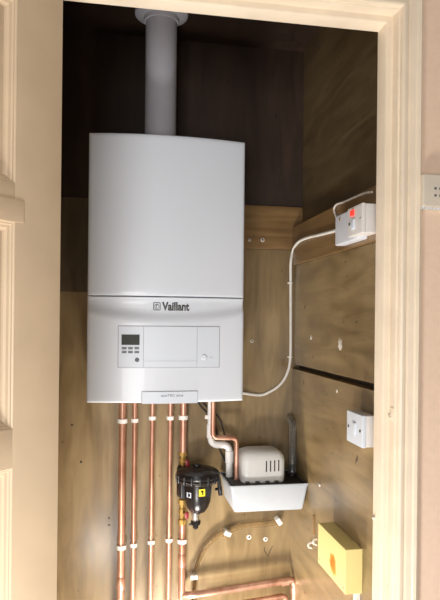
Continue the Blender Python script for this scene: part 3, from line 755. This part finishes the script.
# ------------------------------------------------------------ white switch lower on the right board
XV = .569
yn, yf = ax(362.3, 430, XV).y, ax(346.7, 426, XV).y
ztu = ax(362.3, 415.7, XV).z; zbu = ax(362.3, 448.5, XV).z
t = thing('socket_switch', 'small white square switch box on the right board above the yellow box', 'switch', (XL2, (yn + yf) / 2, zbu))
MB().box(XV + .009, XL2 + .0006, yn + .001, yf - .001, zbu + .001, ztu - .001, .003).build('back_box', 'spurwhite', t)
MB().box(XV, XV + .010, yn, yf, zbu, ztu, .0025, 3).build('face_plate', 'white2', t)
ym, zm = (yn + yf) / 2, (ztu + zbu) / 2
MB().box(XV - .003, XV + .001, ym - .010, ym + .010, zm - .014, zm + .014, .0015).build('rocker', 'white2', t)
for q in (yn + .012, yf - .012): MB().lathe([(.0035, .001), (.0035, -.0012), (.0005, -.0012)], (XV, q, zm), 'X', 12).build('screw', 'pencil', t)

# ------------------------------------------------------------ yellow box
XY = .560
yn, yf = ax(345.3, 575, XY).y, ax(318, 540, XY).y
ztu = (ax(318.5, 520.5, XY).z + ax(345, 552, XY).z) / 2; zbu = (ax(318.5, 563.5, XY).z + ax(345, 594.5, XY).z) / 2
t = thing('control_box', 'pale yellow box with an orange brown scorch mark, low on the right board', 'box', (XL2, (yn + yf) / 2, (ztu + zbu) / 2))
o = MB().box(XY, XL2 + .0006, yn, yf, zbu, ztu, .0025, 3).build('cover', 'yellowbox', t)
zc_ = zbu + .012
MB().box(XL2 - .012, XL2 + .0006, yn + .012, yn + .028, zbu - .12, zbu + .002, .001).build('trunking', 'wplastic', t)
MB().lathe([(.003, .001), (.003, -.001), (.0005, -.0015)], (XY, yn + .012, zc_), 'X', 10).build('screw', 'steel', t)
MB().lathe([(.003, .001), (.003, -.001), (.0005, -.0015)], (XY, yf - .012, zc_), 'X', 10).build('screw', 'steel', t)
# broken bits left of the yellow box
a = ax(313.5, 515, XL2 - .003); b2 = ax(313.5, 534, XL2 - .003)
o = MB().box(XL2 - .006, XL2 + .0006, a.y - .008, a.y + .004, b2.z, a.z, .001).build('wood_scrap', 'wood_batten', origin=a)
tag(o, 'little wooden strip fixed at the far end of the yellow box', 'wood strip')
for (qx, qy, lab) in ((310.5, 545, 'bent pale saddle clip left of the yellow box, lower'), (315.5, 541.5, 'pale saddle clip touching the yellow box side')):
    p = ax(qx, qy, XL2 - .004)
    mb = MB().tube([p + Vector((.004, 0, .008)), p + Vector((-.005, 0, .006)), p + Vector((-.008, 0, 0)), p + Vector((-.005, 0, -.006)), p + Vector((.004, 0, -.009))], .0035, 8)
    o = mb.build('saddle_clip', 'oldwhite', origin=p); tag(o, lab, 'clip', 'saddle clips by the yellow box')
# filler patches on the middle board (real blobs of filler)
def blob(px, py, w, h, seed, lab, X=XM):
    rnd = random.Random(seed); p = ax(px, py, X); mb = MB(); n = 18
    c = mb.bm.verts.new(p + Vector((-.0018, 0, 0))); ring_ = []; rim = []
    for k in range(n):
        a = 2 * PI * k / n; q = .65 + .5 * rnd.random()
        ring_.append(mb.bm.verts.new(p + Vector((-.0012, math.cos(a) * w * q * .7, math.sin(a) * h * q * .7))))
        rim.append(mb.bm.verts.new(p + Vector((.0004, math.cos(a) * w * q, math.sin(a) * h * q))))
    for k in range(n):
        mb.bm.faces.new((c, ring_[k], ring_[(k + 1) % n])); mb.bm.faces.new((ring_[k], rim[k], rim[(k + 1) % n], ring_[(k + 1) % n]))
    mb.bm.faces.new(rim[::-1])
    o = mb.build('filler_patch', 'filler', origin=p); tag(o, lab, 'filler', 'filler patches on the right boards')
blob(340, 344, .017, .020, 3, 'larger ragged white filler patch on the middle right board')
blob(311, 337.5, .010, .009, 5, 'small pale filler patch nearer the corner, right board')
blob(337, 391, .006, .006, 8, 'tiny filler spot under the dark ledge on the right', XL2)

# ------------------------------------------------------------ on the frame and the hall wall
# small latch keep on the jamb
p = ay(391.5, 414, 1.2)
t = thing('cup_hook', 'small metal hook painted over on the right door lining', 'hook', (OX1 + .0155, 1.200, p.z))
MB().tube([(OX1 + .017, 1.200, p.z - .006), (OX1 + .010, 1.200, p.z - .007), (OX1 + .0085, 1.200, p.z), (OX1 + .0105, 1.200, p.z + .002)], .0015, 8).build('hook', 'steel', t)
MB().box(OX1 + .0140, OX1 + .0157, 1.193, 1.207, p.z - .012, p.z + .014, .0006).build('plate', 'cream_frame', t)
p = ay(375.2, 517, 1.25)
o = MB().lathe([(.004, .003), (.0045, -.003), (.003, -.006), (.0005, -.007)], (OX1 + .001, 1.247, p.z), 'X', 12).build('wall_plug', 'filler', origin=(OX1, 1.247, p.z)); tag(o, 'pale round bumper stud on the inner edge of the right lining', 'stud')
# wall unit on the hall wall at the right edge of the frame
YWL = 1.18
a = ay(421.5, 174, YWL - .016); b2 = ay(421.5, 208, YWL - .016)
x0 = a.x; x1 = x0 + .115; zt3, zb3 = a.z, b2.z
t = thing('wall_sensor', 'white plastic wall unit with paired small holes, right of the door frame', 'wall unit', (x0 + .055, YWL, zb3))
MB().box(x0 - .004, x1, YWL - .008, YWL - .0003, zb3 - .002, zt3 + .002, .002).build('back_plate', 'oldwhite', t)
c = MB().box(x0, x1 - .004, YWL - .024, YWL - .007, zb3 + .002, zt3, .005, 3).build('cover', 'oldwhite', t)
for j in range(2):
    for i in range(4):
        q = ay(435.5, 188.5 + 7.0 * j, YWL - .024); MB().lathe([(.0028, .001), (.0028, -.0006), (.0003, -.0006)], (q.x + i * .011, YWL - .024, q.z), 'Y', 12).build('hole', 'btn', c)
mb = MB()
for i in range(12): mb.lathe([(.0022, 0), (.0022, -.006)], (x0 + .004 + i * .009, YWL - .012, zb3 + .001), 'Y', 8)
mb.build('lower_lip', 'white2', t)

# ------------------------------------------------------------ light
def area(name, loc, target, sx_, sy_, power, col):
    ld = bpy.data.lights.new(name, 'AREA'); ld.shape = 'RECTANGLE'; ld.size = sx_; ld.size_y = sy_; ld.energy = power; ld.color = col
    o = bpy.data.objects.new(name, ld); C.objects.link(o); o.location = loc
    o.rotation_euler = (Vector(target) - Vector(loc)).to_track_quat('-Z', 'Y').to_euler(); return o
area('window_daylight', ((WX0 + WX1) / 2, HY0 + .02, (WZ0 + WZ1) / 2), (.1, 1.5, .95), 1.25, 1.25, 48, (1.0, .98, .96))
area('unseen_floor_light', (-.16, .50, .06), (.05, 1.10, 1.3), .26, .22, 15, (1.0, .96, .92))  # unseen area light at floor level, in place of a sunlit patch
area('unseen_cupboard_light', (.20, 1.58, .05), (.22, 1.72, 1.0), .20, .14, 12, (1.0, .92, .82))  # unseen light low inside the cupboard, its source not known

w = bpy.data.worlds.new('world'); bpy.context.scene.world = w; w.use_nodes = True
w.node_tree.nodes['Background'].inputs[0].default_value = (.75, .85, 1, 1)
w.node_tree.nodes['Background'].inputs[1].default_value = .6
sc = bpy.context.scene
sc.view_settings.view_transform = 'Standard'; sc.view_settings.look = 'None'; sc.view_settings.gamma = 1; sc.view_settings.use_curve_mapping = False
sc.view_settings.exposure = 0.24
for o in bpy.data.objects:
    if '_o' in o: del o['_o']
